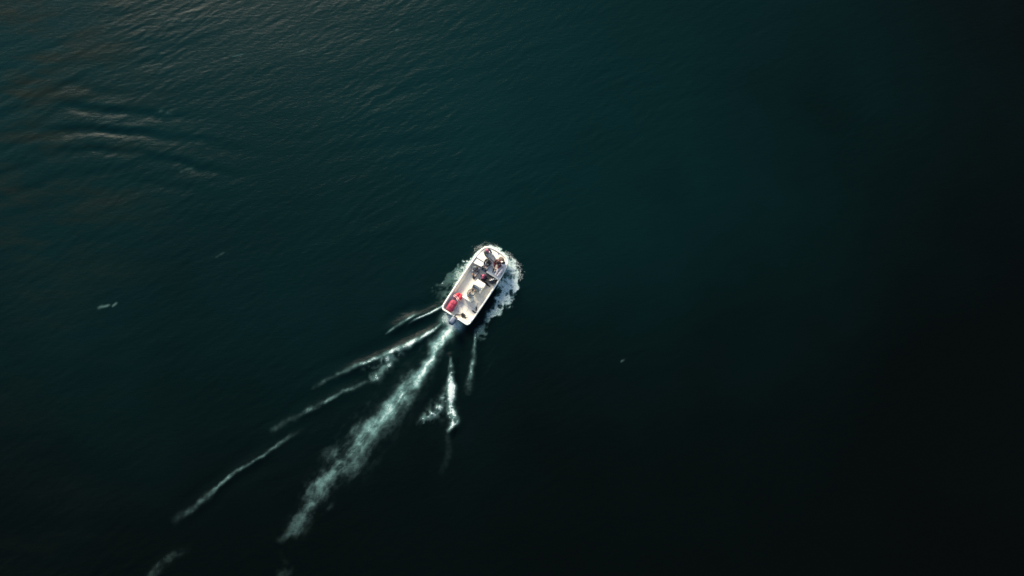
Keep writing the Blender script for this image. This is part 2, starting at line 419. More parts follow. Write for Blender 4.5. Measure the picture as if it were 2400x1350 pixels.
# ------------------------------------------------------------------ foam: real flecks lying on the water
M_foam = material('foam', (.74,.80,.76), .9, .08, 3)
def flecks(name, pts, size, lift, label, seed):
    r = np.random.default_rng(seed); n = len(pts); K = 5
    x, y = pts[:,0], pts[:,1]; z = hz(x, y)+.012+lift
    rad = size*r.uniform(.55, 1.35, n)
    ang = r.uniform(0, 2*PI, n); st = r.uniform(.55, 1, n)
    a = np.arange(K)*2*PI/K
    rr = rad[:,None]*r.uniform(.7, 1.25, (n, K))
    lx = rr*np.cos(a); ly = rr*np.sin(a)*st[:,None]
    vx = x[:,None]+lx*np.cos(ang)[:,None]-ly*np.sin(ang)[:,None]
    vy = y[:,None]+lx*np.sin(ang)[:,None]+ly*np.cos(ang)[:,None]
    vz = np.repeat(z[:,None], K, 1)+r.uniform(-.004, .004, (n, K))
    V = np.zeros((n, K+1, 3)); V[:,:K,0] = vx; V[:,:K,1] = vy; V[:,:K,2] = vz
    V[:,K,0] = x; V[:,K,1] = y; V[:,K,2] = z+rad*.16
    base = (np.arange(n)*(K+1))[:,None,None]
    tri = np.array([[k, (k+1) % K, K] for k in range(K)])[None]
    return tag(obj(name, np_mesh(name, V.reshape(-1,3), (base+tri).reshape(-1,3)), M_foam), label, 'foam', kind='stuff')

def sample(fn, x0, x1, y0, y1, per_m2, seed):
    r = np.random.default_rng(seed); n = int((x1-x0)*(y1-y0)*per_m2)
    x = r.uniform(x0, x1, n); y = r.uniform(y0, y1, n)
    k = r.uniform(0, 1, n) < fn(x, y)
    return np.stack([x[k], y[k]], 1)
FOAM_LABEL = {'propeller_wash_foam': 'long milky foam trail straight behind the outboard motor',
 'port_wake_foam': 'thin slanting white foam lines of the wake left of the main trail',
 'starboard_wake_foam': 'short ragged white foam patch right of the main trail',
 'whitecap_streaks': 'tiny scattered white flecks on the open water'}
DENS = {'propeller_wash_foam': 700, 'port_wake_foam': 5000, 'starboard_wake_foam': 5000, 'whitecap_streaks': 3000}
for s, (key, sts) in enumerate(STROKES.items()):
    got = []
    for q, st in enumerate(sts):
        for i in range(len(st[0])-1):                         # sample segment boxes, keep a point only in its nearest segment
            (ax, ay), (bx_, by_) = st[0][i], st[0][i+1]; m = max(st[1][i], st[1][i+1])*1.9+.1
            def fn(x, y, st=st, s=s, q=q, i=i, ax=ax, ay=ay, bx_=bx_, by_=by_):
                d = np.clip(wash_trail(st, x, y)*1.25-.18, 0, 1) if s == 0 else stroke_eval(st, x, y, 100+s*10+q)
                t = ((x-ax)*(bx_-ax)+(y-ay)*(by_-ay))/((bx_-ax)**2+(by_-ay)**2)
                lo = 0 if i else -.3; hi = 1 if i < len(st[0])-2 else 1.3
                d = np.clip((d-.38)*1.3, 0, 1) if s else np.clip((d-.35)*1.3, 0, 1)  # flecks only where the foam is thick
                return d*((t >= lo) & (t < hi))
            got.append(sample(fn, min(ax,bx_)-m, max(ax,bx_)+m, min(ay,by_)-m, max(ay,by_)+m, DENS[key], 1000+s*100+q*12+i))
    pts = np.concatenate(got)
    uu, vv = to_boat(pts[:,0], pts[:,1]); pts = pts[~((uu > -2.7) & (uu < 2.9) & (np.abs(vv) < hullw(uu)-.02))]
    flecks(key, pts, .012 if key != 'propeller_wash_foam' else .011, 0, FOAM_LABEL[key], 5+s)
pts = sample(lambda x, y: np.clip((wash_density(x, y)-.30)*1.25, 0, 1), -9, 4, -6, 6.5, 2700, 77)
uu, vv = to_boat(pts[:,0], pts[:,1]); keep = ~((uu > -2.7) & (uu < 2.9) & (np.abs(vv) < hullw(uu)-.06))
pts, uu, vv = pts[keep], uu[keep], vv[keep]
r_ = np.random.default_rng(9)
up = sstep(.8, 2.8, uu)*np.exp(-np.maximum(np.abs(vv)-hullw(np.minimum(uu, 2.8)), 0)/.4)
lift = np.abs(r_.normal(0, 1, len(pts)))*.09*up
flecks('bow_wash_foam', pts, .0125, lift, 'white churned foam spreading from the bow along both sides of the boat', 31)
# spray thrown clear of the bow wave
n = 700
tt = r_.uniform(0, .62, n); side = np.where(r_.uniform(0, 1, n) < .62, 1, -1)
eu = np.interp(tt, [0,.25,.5,.75,1], [3.18,2.95,2.4,1.6,.9])
ev = np.where(side > 0, np.interp(tt, [0,.25,.5,.75,1], [.2,1.35,1.95,2.4,2.6]), -np.interp(tt, [0,.25,.5,.75,1], [.2,.85,1.33,1.6,1.85]))
sp = np.abs(r_.normal(0, .16, n))
eu = eu+sp*.5+r_.normal(0, .05, n); ev = ev+side*sp+r_.normal(0, .05, n)
eu, ev = eu*1.0, ev*1.0
px_ = BX+eu*math.cos(BH)+ev*math.sin(BH); py_ = BY+eu*math.sin(BH)-ev*math.cos(BH)
flecks('bow_spray', np.stack([px_, py_], 1), .012, np.abs(r_.normal(0, .10, n)), 'feathery spray droplets flying off the front edge of the bow wave', 37)

# ------------------------------------------------------------------ materials of the boat and the crew
M_gel = material('gelcoat', (.84,.80,.67), .28, .05, 3, coat=.3)
M_rim = material('gelcoat_rim', (.86,.82,.69), .3, .05, 5, coat=.3)
M_deck = material('nonskid_deck', (.84,.78,.65), .75, .10, 2.2, .06, 140)
M_cush = material('vinyl_cushion', (.83,.79,.67), .5, .06, 4)
M_well = material('bow_well', (.42,.48,.52), .6, .2, 5)
M_black = material('black_vinyl', (.010,.010,.014), .55, .3, 9)
M_rub = material('black_rubber', (.012,.012,.013), .6, .3, 12)
M_navy = material('outboard_navy', (.012,.030,.060), .3, .2, 4)
M_cowl = material('outboard_grey', (.17,.19,.23), .4, .12, 5)
M_steel = material('stainless', (.55,.55,.53), .25, .1, 6, metal=1)
M_screen = material('smoked_acrylic', (.55,.52,.45), .15, .05, 5)
M_seam = material('seam', (.30,.29,.26), .8, .2, 10)
M_hull = material('hull_bottom', (.50,.49,.45), .4, .15, 2)
M_red = material('red_fabric', (.38,.030,.070), .7, .35, 9, .3, 60)
M_red2 = material('red_vest', (.56,.016,.042), .6, .3, 11, .3, 60)
M_pinkw = material('pale_strap', (.75,.52,.48), .7, .1, 12)
M_rope = material('pale_hose', (.50,.50,.44), .6, .1, 20)
M_white = material('white_paint', (.82,.80,.74), .4, .05, 8)
M_brown = material('brown_canvas', (.16,.12,.09), .85, .3, 15, .3, 80)
M_grey = material('grey_plastic', (.16,.17,.16), .5, .2, 10)

# ------------------------------------------------------------------ the boat
boat = bpy.data.objects.new('motor_boat', None); COL.objects.link(boat); boat.matrix_world = BOAT
boat.empty_display_size = .5
tag(boat, 'small white open motor boat with blunt bow, centre console and outboard motor', 'boat')

def outline():
    seg = []
    st = [Vector((u, w, 0)) for u, w in HALF]
    for i in range(len(st)-1):
        k = 3 if i > 1 else 4
        p0, p1, p2, p3 = st[max(i-1,0)], st[i], st[i+1], st[min(i+2,len(st)-1)]
        if i in (0, len(st)-2):
            for j in range(k): seg.append(p1.lerp(p2, j/k))
        else:
            for j in range(k):
                t = j/k
                seg.append(.5*((2*p1)+(p2-p0)*t+(2*p0-5*p1+4*p2-p3)*t*t+(3*p1-p0-3*p2+p3)*t**3))
    seg.append(st[-1])
    for q in seg:
        if q.x < -2.5 and q.y < .95: q.x = -2.72
    # sharp steps of the engine notch
    stb = [(q.x, q.y) for q in seg]
    return [(u, w) for u, w in stb]+[(u, -w) for u, w in stb[::-1][1:-1]]
OUT = outline(); NO = len(OUT)
def norm_in(i):
    a = Vector(OUT[i-1]); b = Vector(OUT[(i+1) % NO]); d = (b-a).normalized()
    return Vector((d.y, -d.x))
NRM = [norm_in(i) for i in range(NO)]
def sheer(u): return .70+.11*max(0, (u+.2)/3.1)**1.6
def notch(u, v): return u < -2.45 and abs(v) < .265
def ring(bm, off, zf, rake=0, squeeze=1):
    vs = []
    for i, (u, v) in enumerate(OUT):
        q = Vector((u, v))+NRM[i]*off
        z = zf(u, v)
        uu = q.x-rake*sstep(.6, 2.9, np.float64(u))
        vs.append(bm.verts.new(P(uu, q.y*squeeze, z)))
    return vs
def loft(bm, rings):
    for a, b in zip(rings, rings[1:]):
        for i in range(NO):
            j = (i+1) % NO
            bm.faces.new((a[i], a[j], b[j], b[i]))
zg = lambda u, v: (.50 if notch(u, v) else sheer(u))
bm = bmesh.new()
rs = [ring(bm, .45, lambda u, v: -.30, .9), ring(bm, .26, lambda u, v: -.12, .55), ring(bm, .15, lambda u, v: .10, .28),
      ring(bm, .05, lambda u, v: min(.40, zg(u,v)-.08), .06), ring(bm, .012, lambda u, v: zg(u, v)-.05, 0)]
loft(bm, rs); bm.faces.new(rs[0])
bm_obj('hull', bm, M_gel, boat, True)
bm = bmesh.new()
rs = [ring(bm, o, (lambda dz: lambda u, v: zg(u, v)+dz)(dz)) for o, dz in ((.012,-.05),(-.004,-.035),(-.008,-.01),(.004,.012),(.024,.022),(.080,.022),(.100,.010),(.108,-.012),(.110,-.04))]
loft(bm, rs); bm_obj('gunwale', bm, M_rim, boat, True)
bm = bmesh.new()
rs = [ring(bm, .110, lambda u, v: zg(u, v)-.04), ring(bm, .125, lambda u, v: min(.50, zg(u,v)-.06)), ring(bm, .17, lambda u, v: .29), ring(bm, .22, lambda u, v: .252)]
loft(bm, rs); bm_obj('inner_liner', bm, M_gel, boat, True)
bm = bmesh.new()
rs = [ring(bm, .002, (lambda dz: lambda u, v: min(zg(u,v), sheer(u))-.07+dz)(dz)) for dz in (.0,)]+[ring(bm, -.014, lambda u, v: zg(u,v)-.055), ring(bm, -.014, lambda u, v: zg(u,v)-.035), ring(bm, -.002, lambda u, v: zg(u,v)-.03)]
loft(bm, rs); bm_obj('rub_rail', bm, M_seam, boat, True)
bm = bmesh.new(); f = bm.faces.new(ring(bm, .19, lambda u, v: .255)); bm_obj('cockpit_floor', bm, M_deck, boat)

def slab(name, poly, z0, z1, mat, parent=boat, bevel=.02):
    bm = bmesh.new()
    a = [bm.verts.new(P(u, v, z0)) for u, v in poly]; b = [bm.verts.new(P(u, v, z1)) for u, v in poly]
    n = len(poly); bm.faces.new(a); bm.faces.new(b[::-1])
    for i in range(n): bm.faces.new((a[i], a[(i+1) % n], b[(i+1) % n], b[i]))
    return bm_obj(name, bm, mat, parent, False, bevel)
def edge(u, s=1, off=.118): return s*(float(hullw(np.float64(u)))-off)
# raised bow platform and benches round a small well
def bowpoly(u0):
    us = [u0, 2.0, 2.3, 2.5, 2.62, 2.70] if u0 < 2 else [u0, 2.3, 2.5, 2.62, 2.70]
    return [(u_, edge(u_)) for u_ in us]+[(2.775, .45), (2.775, -.45)]+[(u_, edge(u_, -1)) for u_ in us[::-1]]
bd_ = slab('bow_platform', bowpoly(1.68), .26, .76, M_cush)
slab('platform_hatch', [(2.12,-.26),(2.12,.26),(2.52,.26),(2.52,-.26)], .755, .772, M_gel, bd_, .006)
pb = slab('port_bench', [(1.22,edge(1.22,-1)),(1.664,edge(1.66,-1)),(1.664,-.40),(1.30,-.40)], .258, .69, M_cush)
sb_ = slab('starboard_bench', [(1.15,.10),(1.664,.10),(1.664,edge(1.66)),(1.15,edge(1.15))], .258, .69, M_cush)
slab('bench_hatch', [(1.24,.30),(1.58,.30),(1.58,.82),(1.24,.82)], .685, .700, M_gel, sb_, .006)
slab('well_mat', [(1.16,-.385),(1.664,-.385),(1.664,.085),(1.16,.085)], .256, .275, M_well, boat, .004)
slab('bow_cushion', [(.86,.22),(1.145,.08),(1.145,1.0),(.86,1.0)], .262, .56, M_black, boat, .02)
# floor hatches with seams
for (u0, u1, v0, v1) in ((-2.2,-1.55,-.30,.42), (-1.42,-.98,.40,.80), (.42,.86,-.52,-.12)):
    fr = slab('floor_hatch_frame', [(u0,v0),(u0,v1),(u1,v1),(u1,v0)], .2553, .2588, M_seam, boat, 0)
    slab('floor_hatch', [(u0+.018,v0+.018),(u0+.018,v1-.018),(u1-.018,v1-.018),(u1-.018,v0+.018)], .2560, .2625, M_deck, fr, .003)
# stern seat boxes either side of the engine well
for s, (v0, v1) in enumerate(((-.95,-.30), (.32,.95))):
    slab('stern_locker', [(-2.56,v0),(-2.56,v1),(-2.36,v1),(-2.36,v0)], .257, .44, M_gel, boat, .02)
# console with windscreen, wheel, seat in front
bm = bmesh.new()
for c, s_, tp in (((-.12,-.16,.62),(.46,.74,.73),.88),):
    bx(bm, c, s_, 0, tp)
con = bm_obj('console', bm, M_gel, boat, False, .045, 3)
bm = bmesh.new(); bx(bm, (.27,-.20,.44), (.34,.72,.36)); s1 = bm_obj('console_seat', bm, M_gel, con, False, .03)
bm = bmesh.new(); bx(bm, (.27,-.20,.655), (.33,.70,.07)); bm_obj('seat_cushion', bm, M_cush, con, False, .025, 3)
bm = bmesh.new()
prof = [(.10,-.34),(.14,-.2),(.145,0),(.14,.2),(.10,.34),(-.06,.385)]; prof = [(-.06,-.385)]+prof
lo = [bm.verts.new((-.12+u_, -.16+v_*.86, .985)) for u_, v_ in prof]; hi = [bm.verts.new((-.19+u_*.8, -.16+v_*.80, 1.22)) for u_, v_ in prof]
lo2 = [bm.verts.new(q.co+Vector((-.010,0,0))) for q in lo]; hi2 = [bm.verts.new(q.co+Vector((-.010,0,0))) for q in hi]
for i in range(len(prof)-1):
    bm.faces.new((lo[i],lo[i+1],hi[i+1],hi[i])); bm.faces.new((lo2[i+1],lo2[i],hi2[i],hi2[i+1]))
    bm.faces.new((hi[i],hi[i+1],hi2[i+1],hi2[i])); bm.faces.new((lo[i+1],lo[i],lo2[i],lo2[i+1]))
bm_obj('windscreen', bm, M_screen, con, True)
bm = bmesh.new(); bx(bm, (-.26,-.16,1.0), (.14,.56,.03)); bm_obj('dashboard', bm, M_grey, con, False, .01)
for k in range(3):
    bm = bmesh.new(); tube(bm, [(-.26,-.30+.14*k,1.012),(-.26,-.30+.14*k,1.030)], .045, 14); bm_obj('gauge', bm, M_grey, con)
bm = bmesh.new()
wc = Vector((-.42,-.14,.93)); tube(bm, [wc+Vector((.10*math.sin(a)*-.6, .18*math.cos(a), .18*math.sin(a)*.8)) for a in [2*PI*k/24 for k in range(24)]], .014, 6, True)
for k in range(3):
    a = 2*PI*k/3+.5; tube(bm, [wc, wc+Vector((-.06*math.sin(a), .18*math.cos(a), .144*math.sin(a)))], .010, 6)
tube(bm, [wc, wc+Vector((.12,0,-.05))], .025, 8); bm_obj('steering_wheel', bm, M_rub, con, True)
bm = bmesh.new(); bx(bm, (-.36,-.44,.96), (.09,.06,.10)); tube(bm, [(-.36,-.44,.98),(-.33,-.44,1.12)], .012, 6); tube(bm, [(-.33,-.47,1.12),(-.33,-.40,1.12)], .018, 8); bm_obj('throttle', bm, M_rub, con, False)
bm = bmesh.new(); tube(bm, smooth_line([(.07,-.50,.72),(.02,-.53,1.05),(-.10,-.52,1.14),(-.28,-.52,1.12)], 5), .014, 8); bm_obj('grab_rail', bm, M_steel, con, True)
# helm seat
hs = None
bm = bmesh.new(); bx(bm, (-1.0,-.03,.44), (.36,.62,.36)); hs = bm_obj('helm_seat', bm, M_gel, boat, False, .03)
bm = bmesh.new(); bx(bm, (-.99,-.03,.665), (.42,.70,.09)); bm_obj('seat_cushion', bm, M_cush, hs, False, .035, 3)
bm = bmesh.new(); bx(bm, (-1.22,-.03,.86), (.08,.70,.30)); bm_obj('backrest', bm, M_cush, hs, False, .035, 3)
for s in (-1, 1):
    bm = bmesh.new(); tube(bm, [(-1.18,-.03+s*.36,.50),(-1.20,-.03+s*.36,.92)], .014, 8); bm_obj('backrest_post', bm, M_steel, hs, True)
# cleats and rod holders
for u_, s in ((2.35,1),(2.35,-1),(.2,1),(.2,-1),(-2.3,1),(-2.3,-1)):
    bm = bmesh.new(); q = P(u_, s*(float(hullw(np.float64(u_)))-.07), sheer(u_)+.022)
    tube(bm, [q+Vector((-.035,0,-.005)), q+Vector((-.035,0,.03))], .010, 6); tube(bm, [q+Vector((.035,0,-.005)), q+Vector((.035,0,.03))], .010, 6)
    tube(bm, [q+Vector((-.09,0,.036)), q+Vector((.09,0,.036))], .012, 6); bm_obj('cleat', bm, M_steel, boat, True)
for u_, s in ((-1.6,1),(-1.6,-1),(-.8,1),(-.8,-1)):
    bm = bmesh.new(); q = P(u_, s*(float(hullw(np.float64(u_)))-.07), sheer(u_)+.012)
    tube(bm, [q, q+Vector((0,0,.014))], .032, 12); bm_obj('rod_holder', bm, M_steel, boat, True)
bm = bmesh.new(); q = P(2.78, 0, sheer(2.8)+.02); bx(bm, q+Vector((0,0,.02)), (.09,.07,.05)); bm_obj('bow_light', bm, M_steel, boat, False, .012)
# outboard motor
def lathe_box(bm, secs):
    """rounded-rectangle sections: (z, cx, half length, half width)"""
    rr = []
    for z, cx, a, b in secs:
        r1 = []
        for k in range(20):
            t = 2*PI*k/20; c, s = math.cos(t), math.sin(t); e = .55
            r1.append(bm.verts.new((cx+a*math.copysign(abs(c)**e, c), b*math.copysign(abs(s)**e, s), z)))
        rr.append(r1)
    for p_, q_ in zip(rr, rr[1:]):
        for k in range(20): bm.faces.new((p_[k], p_[(k+1) % 20], q_[(k+1) % 20], q_[k]))
    bm.faces.new(rr[0][::-1]); bm.faces.new(rr[-1])
YM = -.06
bm = bmesh.new(); lathe_box(bm, [(.66,-2.98,.25,.17),(.74,-2.99,.285,.195),(.90,-3.0,.30,.205),(.97,-3.0,.295,.20)])
om = bm_obj('outboard_motor', bm, M_navy, boat, True); om.location = (0, YM, 0)
bm = bmesh.new(); lathe_box(bm, [(.972,-2.97,.255,.175),(1.06,-2.97,.245,.168),(1.12,-2.96,.215,.145),(1.145,-2.95,.16,.10),(1.15,-2.95,.08,.05)])
bm_obj('cowl_top', bm, M_cowl, om, True)
bm = bmesh.new(); lathe_box(bm, [(-.45,-2.92,.09,.035),(.1,-2.92,.11,.06),(.45,-2.93,.14,.09),(.67,-2.96,.20,.14)]); bm_obj('midsection', bm, M_navy, om, True)
bm = bmesh.new(); bx(bm, (-2.75,0,.50), (.14,.24,.30)); bx(bm, (-2.70,0,.62), (.16,.30,.05)); bm_obj('mounting_bracket', bm, M_rub, om, False, .01)
bm = bmesh.new(); tube(bm, smooth_line([(-2.66,.05,.70),(-2.50,.10,.66),(-2.42,-.02,.50),(-2.38,-.12,.30)], 6), .03, 8); bm_obj('control_cable', bm, M_rub, om, True)

# ------------------------------------------------------------------ things carried in the boat
def thing(name, label, cat, u_, v_, z, rz=0, group=None):
    o = bpy.data.objects.new(name, None); COL.objects.link(o); o.empty_display_size = .2
    o.matrix_world = BOAT @ Matrix.Translation(P(u_, v_, z)) @ Matrix.Rotation(R(rz), 4, 'Z')
    return tag(o, label, cat, group)
def lump(name, secs, mat, parent, n=16, e=.7, axis='x'):
    """soft bag: sections along x (x, cy, cz, half width, half height)"""
    bm = bmesh.new(); rr = []
    for x, cy, cz, a, b in secs:
        r1 = []
        for k in range(n):
            t = 2*PI*k/n; c, s = math.cos(t), math.sin(t)
            r1.append(bm.verts.new((x, cy+a*math.copysign(abs(c)**e, c), cz+b*math.copysign(abs(s)**e, s))))
        rr.append(r1)
    for p_, q_ in zip(rr, rr[1:]):
        for k in range(n): bm.faces.new((p_[k], p_[(k+1) % n], q_[(k+1) % n], q_[k]))
    bm.faces.new(rr[0][::-1]); bm.faces.new(rr[-1])
    return bm_obj(name, bm, mat, parent, True)
# red duffel bag, then the red life jacket ahead of it
db = thing('duffel_bag', 'long dark red duffel bag in the rear port corner of the boat', 'bag', -2.10, -.64, .26, 4); db.scale = (1.12,1.15,1.1)
lump('bag_body', [(-.40,0,.19,.12,.12),(-.37,0,.20,.20,.18),(-.25,0,.21,.235,.205),(-.05,.01,.22,.22,.215),(.15,0,.20,.225,.20),(.30,0,.19,.20,.18),(.36,0,.18,.10,.10)], M_red, db)
for k in (-.16, .12):
    bm = bmesh.new(); tube(bm, [(k+.012*math.sin(i), .245*math.cos(a), .215+.235*math.sin(a)) for i, a in enumerate([PI*j/12 for j in range(13)])], .013, 6); bm_obj('bag_strap', bm, M_red2, db, True)
bm = bmesh.new(); tube(bm, smooth_line([(-.34,-.02,.385),(-.1,.01,.437),(.15,0,.405),(.33,.01,.36)], 5), .006, 5); bm_obj('zip', bm, M_black, db, True)
lj = thing('life_jacket', 'bright red life jacket with pale straps lying ahead of the red bag', 'life jacket', -1.50, -.66, .26, -14); lj.scale = (1.2,.95,1)
lump('jacket_panel', [(-.06,-.17,.17,.05,.10),(.0,-.17,.20,.13,.15),(.20,-.14,.22,.15,.16),(.33,-.09,.20,.13,.14),(.38,-.06,.18,.05,.06)], M_red2, lj)
lump('jacket_panel', [(-.10,.13,.17,.05,.10),(-.04,.13,.20,.14,.15),(.16,.12,.22,.16,.17),(.30,.08,.20,.13,.13),(.36,.06,.18,.05,.06)], M_red2, lj)
lump('collar', [(.22,-.20,.24,.03,.05),(.27,-.10,.28,.10,.08),(.30,.02,.29,.12,.09),(.27,.14,.28,.10,.08),(.22,.22,.24,.03,.05)], M_red2, lj)
for k in (-.03, .06):
    bm = bmesh.new(); tube(bm, smooth_line([(k,-.32,.12),(k-.02,-.25,.34),(k,-.10,.37),(k+.03,.0,.33),(k,.14,.385),(k-.02,.27,.34),(k-.02,.32,.10)], 5), .024, 6); bm_obj('jacket_strap', bm, M_pinkw, lj, True)
# black backpack by the starboard side
bp = thing('backpack', 'black backpack with a white strap against the starboard side', 'backpack', .84, .80, .565, 18)
lump('pack_body', [(-.22,0,.20,.05,.12),(-.19,0,.22,.17,.20),(0,0,.25,.20,.245),(.16,0,.24,.18,.22),(.22,0,.20,.06,.10)], M_black, bp)
lump('front_pocket', [(-.15,.20,.17,.02,.08),(-.11,.20,.17,.06,.12),(.07,.20,.18,.06,.13),(.12,.20,.17,.02,.08)], M_black, bp)
bm = bmesh.new(); tube(bm, smooth_line([(.14,-.18,.36),(.13,-.10,.475),(.02,-.04,.51),(.06,.03,.50),(-.03,.07,.505),(-.02,.16,.44)], 5), .018, 6); bm_obj('strap', bm, M_white, bp, True)
# brown bag on the bow platform
bb = thing('canvas_bag', 'brown canvas bag lying on the bow platform behind the maroon jacket', 'bag', 2.50, .50, .762, 60)
lump('bag_body', [(-.20,0,.09,.05,.05),(-.17,0,.10,.14,.10),(0,0,.11,.17,.12),(.13,.02,.10,.12,.09),(.20,.02,.08,.03,.04)], M_brown, bb)
bm = bmesh.new(); tube(bm, smooth_line([(-.12,.10,.18),(-.06,.20,.14),(.03,.22,.10),(.10,.14,.15)], 5), .012, 6); bm_obj('bag_handle', bm, M_brown, bb, True)
# pair of black shoes
def shoe_mesh(bm, L=.27):
    rr = []
    for x, a, b in ((-.5,.03,.03),(-.46,.036,.05),(-.25,.038,.052),(-.05,.036,.045),(.2,.046,.032),(.4,.040,.024),(.5,.015,.012)):
        rr.append([bm.verts.new((x*L, a*math.copysign(abs(math.cos(t))**.8, math.cos(t)), b+b*math.copysign(abs(math.sin(t))**.8, math.sin(t)))) for t in [2*PI*k/12 for k in range(12)]])
    for p_, q_ in zip(rr, rr[1:]):
        for k in range(12): bm.faces.new((p_[k], p_[(k+1) % 12], q_[(k+1) % 12], q_[k]))
    bm.faces.new(rr[0][::-1]); bm.faces.new(rr[-1])
for u_, v_, rz, lb in ((-1.62,.86,85,'black shoe on the floor nearer the stern, right rear'), (-1.34,.88,25,'black shoe leaning by the starboard side, ahead of its pair')):
    s_ = thing('shoe', lb, 'shoe', u_, v_, .258, rz, 'pair of black shoes on the floor')
    bm = bmesh.new(); shoe_mesh(bm, .30); bm_obj('upper', bm, M_black, s_, True)
    bm = bmesh.new(); bx(bm, (0,0,.006), (.29,.085,.012)); bm_obj('sole', bm, M_rub, s_, False, .005)
# dark heap of hoses and primer bulb by the transom
ht = thing('fuel_hose', 'tangle of black fuel hoses and primer bulb beside the outboard', 'hose', -2.28, .40, .26, 0)
random.seed(4)
bm = bmesh.new()
pts_ = [(-.02+.13*math.cos(k*1.05)*(1-.03*k), .02+.17*math.sin(k*1.05+.3)*(1-.02*k), .04+.016*k) for k in range(16)]
tube(bm, smooth_line([(-.10,.30,.20)]+pts_+[(.10,-.36,.06)], 5), .021, 7); bm_obj('hose', bm, M_rub, ht, True)
bm = bmesh.new(); tube(bm, smooth_line([(.02,-.05,.30),(.0,-.14,.31),(-.03,-.24,.29),(-.05,-.30,.28)], 4), [.012]*2+[.03]+[.045]*4+[.04]*3+[.02]*2+[.012], 10); bm_obj('primer_bulb', bm, M_rub, ht, True)
bt = thing('battery_box', 'small black battery box under the hoses at the transom', 'box', -2.22, .38, .26, -12)
bm = bmesh.new(); bx(bm, (0,0,.08), (.16,.28,.16)); bm_obj('case', bm, M_black, bt, False, .015)
bm = bmesh.new(); bx(bm, (0,0,.172), (.175,.30,.03)); bm_obj('lid', bm, M_rub, bt, False, .01)
# loop of hose on the starboard floor, thin line aft
hp = thing('wash_hose', 'pale hose lying in a long loop on the starboard floor', 'hose', -.05, .72, .264, 0)
bm = bmesh.new(); tube(bm, smooth_line([(.55,.18,.012),(.2,.02,.012),(-.25,-.10,.012),(-.42,-.02,.012),(-.40,.13,.012),(-.15,.20,.012),(.2,.12,.014),(.62,-.08,.012)], 8), .011, 6); bm_obj('hose', bm, M_rope, hp, True)
fl_ = thing('fishing_line_coil', 'thin grey cord curling across the rear floor', 'cord', -2.0, .12, .264, 0)
bm = bmesh.new(); tube(bm, smooth_line([(-.25,.12,.01),(-.05,.28,.01),(.15,.30,.01),(.22,.16,.01),(.06,.02,.01),(-.08,-.18,.01),(-.12,-.5,.01),(.05,-.62,.01)], 8), .006, 5); bm_obj('cord', bm, M_seam, fl_, True)
# steel tumbler by the helm seat
tb = thing('tumbler', 'small grey drinking cup standing right behind the helm seat', 'cup', -1.28, .42, .263, 0)
bm = bmesh.new(); tube(bm, [(0,0,0),(0,0,.10),(0,0,.17)], [.036,.042,.047], 14); bm_obj('cup_body', bm, M_grey, tb, True)
bm = bmesh.new(); tube(bm, [(0,0,.170),(0,0,.182)], [.049,.047], 14); tube(bm, [(.01,0,.182),(.02,0,.24)], .005, 6); bm_obj('lid', bm, M_white, tb, True)
# mooring line looped over the starboard rail
ml = thing('mooring_line', 'white mooring line hanging over the starboard rail by the bow bench', 'rope', 1.15, 1.05, .70, 0)
bm = bmesh.new(); tube(bm, smooth_line([(-.10,.16,-.10),(-.02,.06,.06),(.05,-.06,.09),(.02,-.20,.04),(-.05,-.28,-.15),(-.16,-.30,-.42)], 6), .014, 6); bm_obj('rope', bm, M_white, ml, True)

# ------------------------------------------------------------------ people
def capsule(bm, a, b, ra, rb, n=12):
    a, b = Vector(a), Vector(b); d = b-a
    if d.length < 1e-4: d = Vector((0,0,1e-3)); b = a+d
    u, v = frame(d); w = d.normalized(); rings = []
    prof = [(-.94,.34),(-.7,.71),(-.35,.937),(0,1)]
    for s, c in prof: rings.append((a+w*ra*s, ra*c))
    for s, c in prof[::-1]: rings.append((b-w*rb*s, rb*c))
    rv = [[bm.verts.new(c+(u*math.cos(2*PI*k/n)+v*math.sin(2*PI*k/n))*r) for k in range(n)] for c, r in rings]
    for p_, q_ in zip(rv, rv[1:]):
        for k in range(n): bm.faces.new((p_[k], p_[(k+1) % n], q_[(k+1) % n], q_[k]))
    bm.faces.new(rv[0][::-1]); bm.faces.new(rv[-1])
def ellip(bm, c, s, M=None):
    m = Matrix.Translation(Vector(c)) @ (M.to_4x4() if M else Matrix.Identity(4)) @ Matrix.Diagonal((*s, 1))
    bmesh.ops.create_uvsphere(bm, u_segments=16, v_segments=12, radius=1, matrix=m)
def ik(a, t, l1, l2, pole):
    d = t-a; L = min(d.length, (l1+l2)*.995); d = d.normalized(); t = a+d*L
    x = (l1*l1-l2*l2+L*L)/(2*L); y = math.sqrt(max(0, l1*l1-x*x))
    p = pole-d*pole.dot(d); p = p.normalized()
    return a+d*x+p*y, t
PENDING = []
def remesh(name, bm, mat, parent, vox, smooth=4):
    bmesh.ops.recalc_face_normals(bm, faces=bm.faces)
    me = bpy.data.meshes.new(name); bm.to_mesh(me); bm.free()
    o = obj(name, me, mat, parent)
    m = o.modifiers.new('r', 'REMESH'); m.mode = 'VOXEL'; m.voxel_size = vox; m.use_smooth_shade = True
    s = o.modifiers.new('s', 'SMOOTH'); s.iterations = smooth; s.factor = .5
    PENDING.append((o, mat)); return o
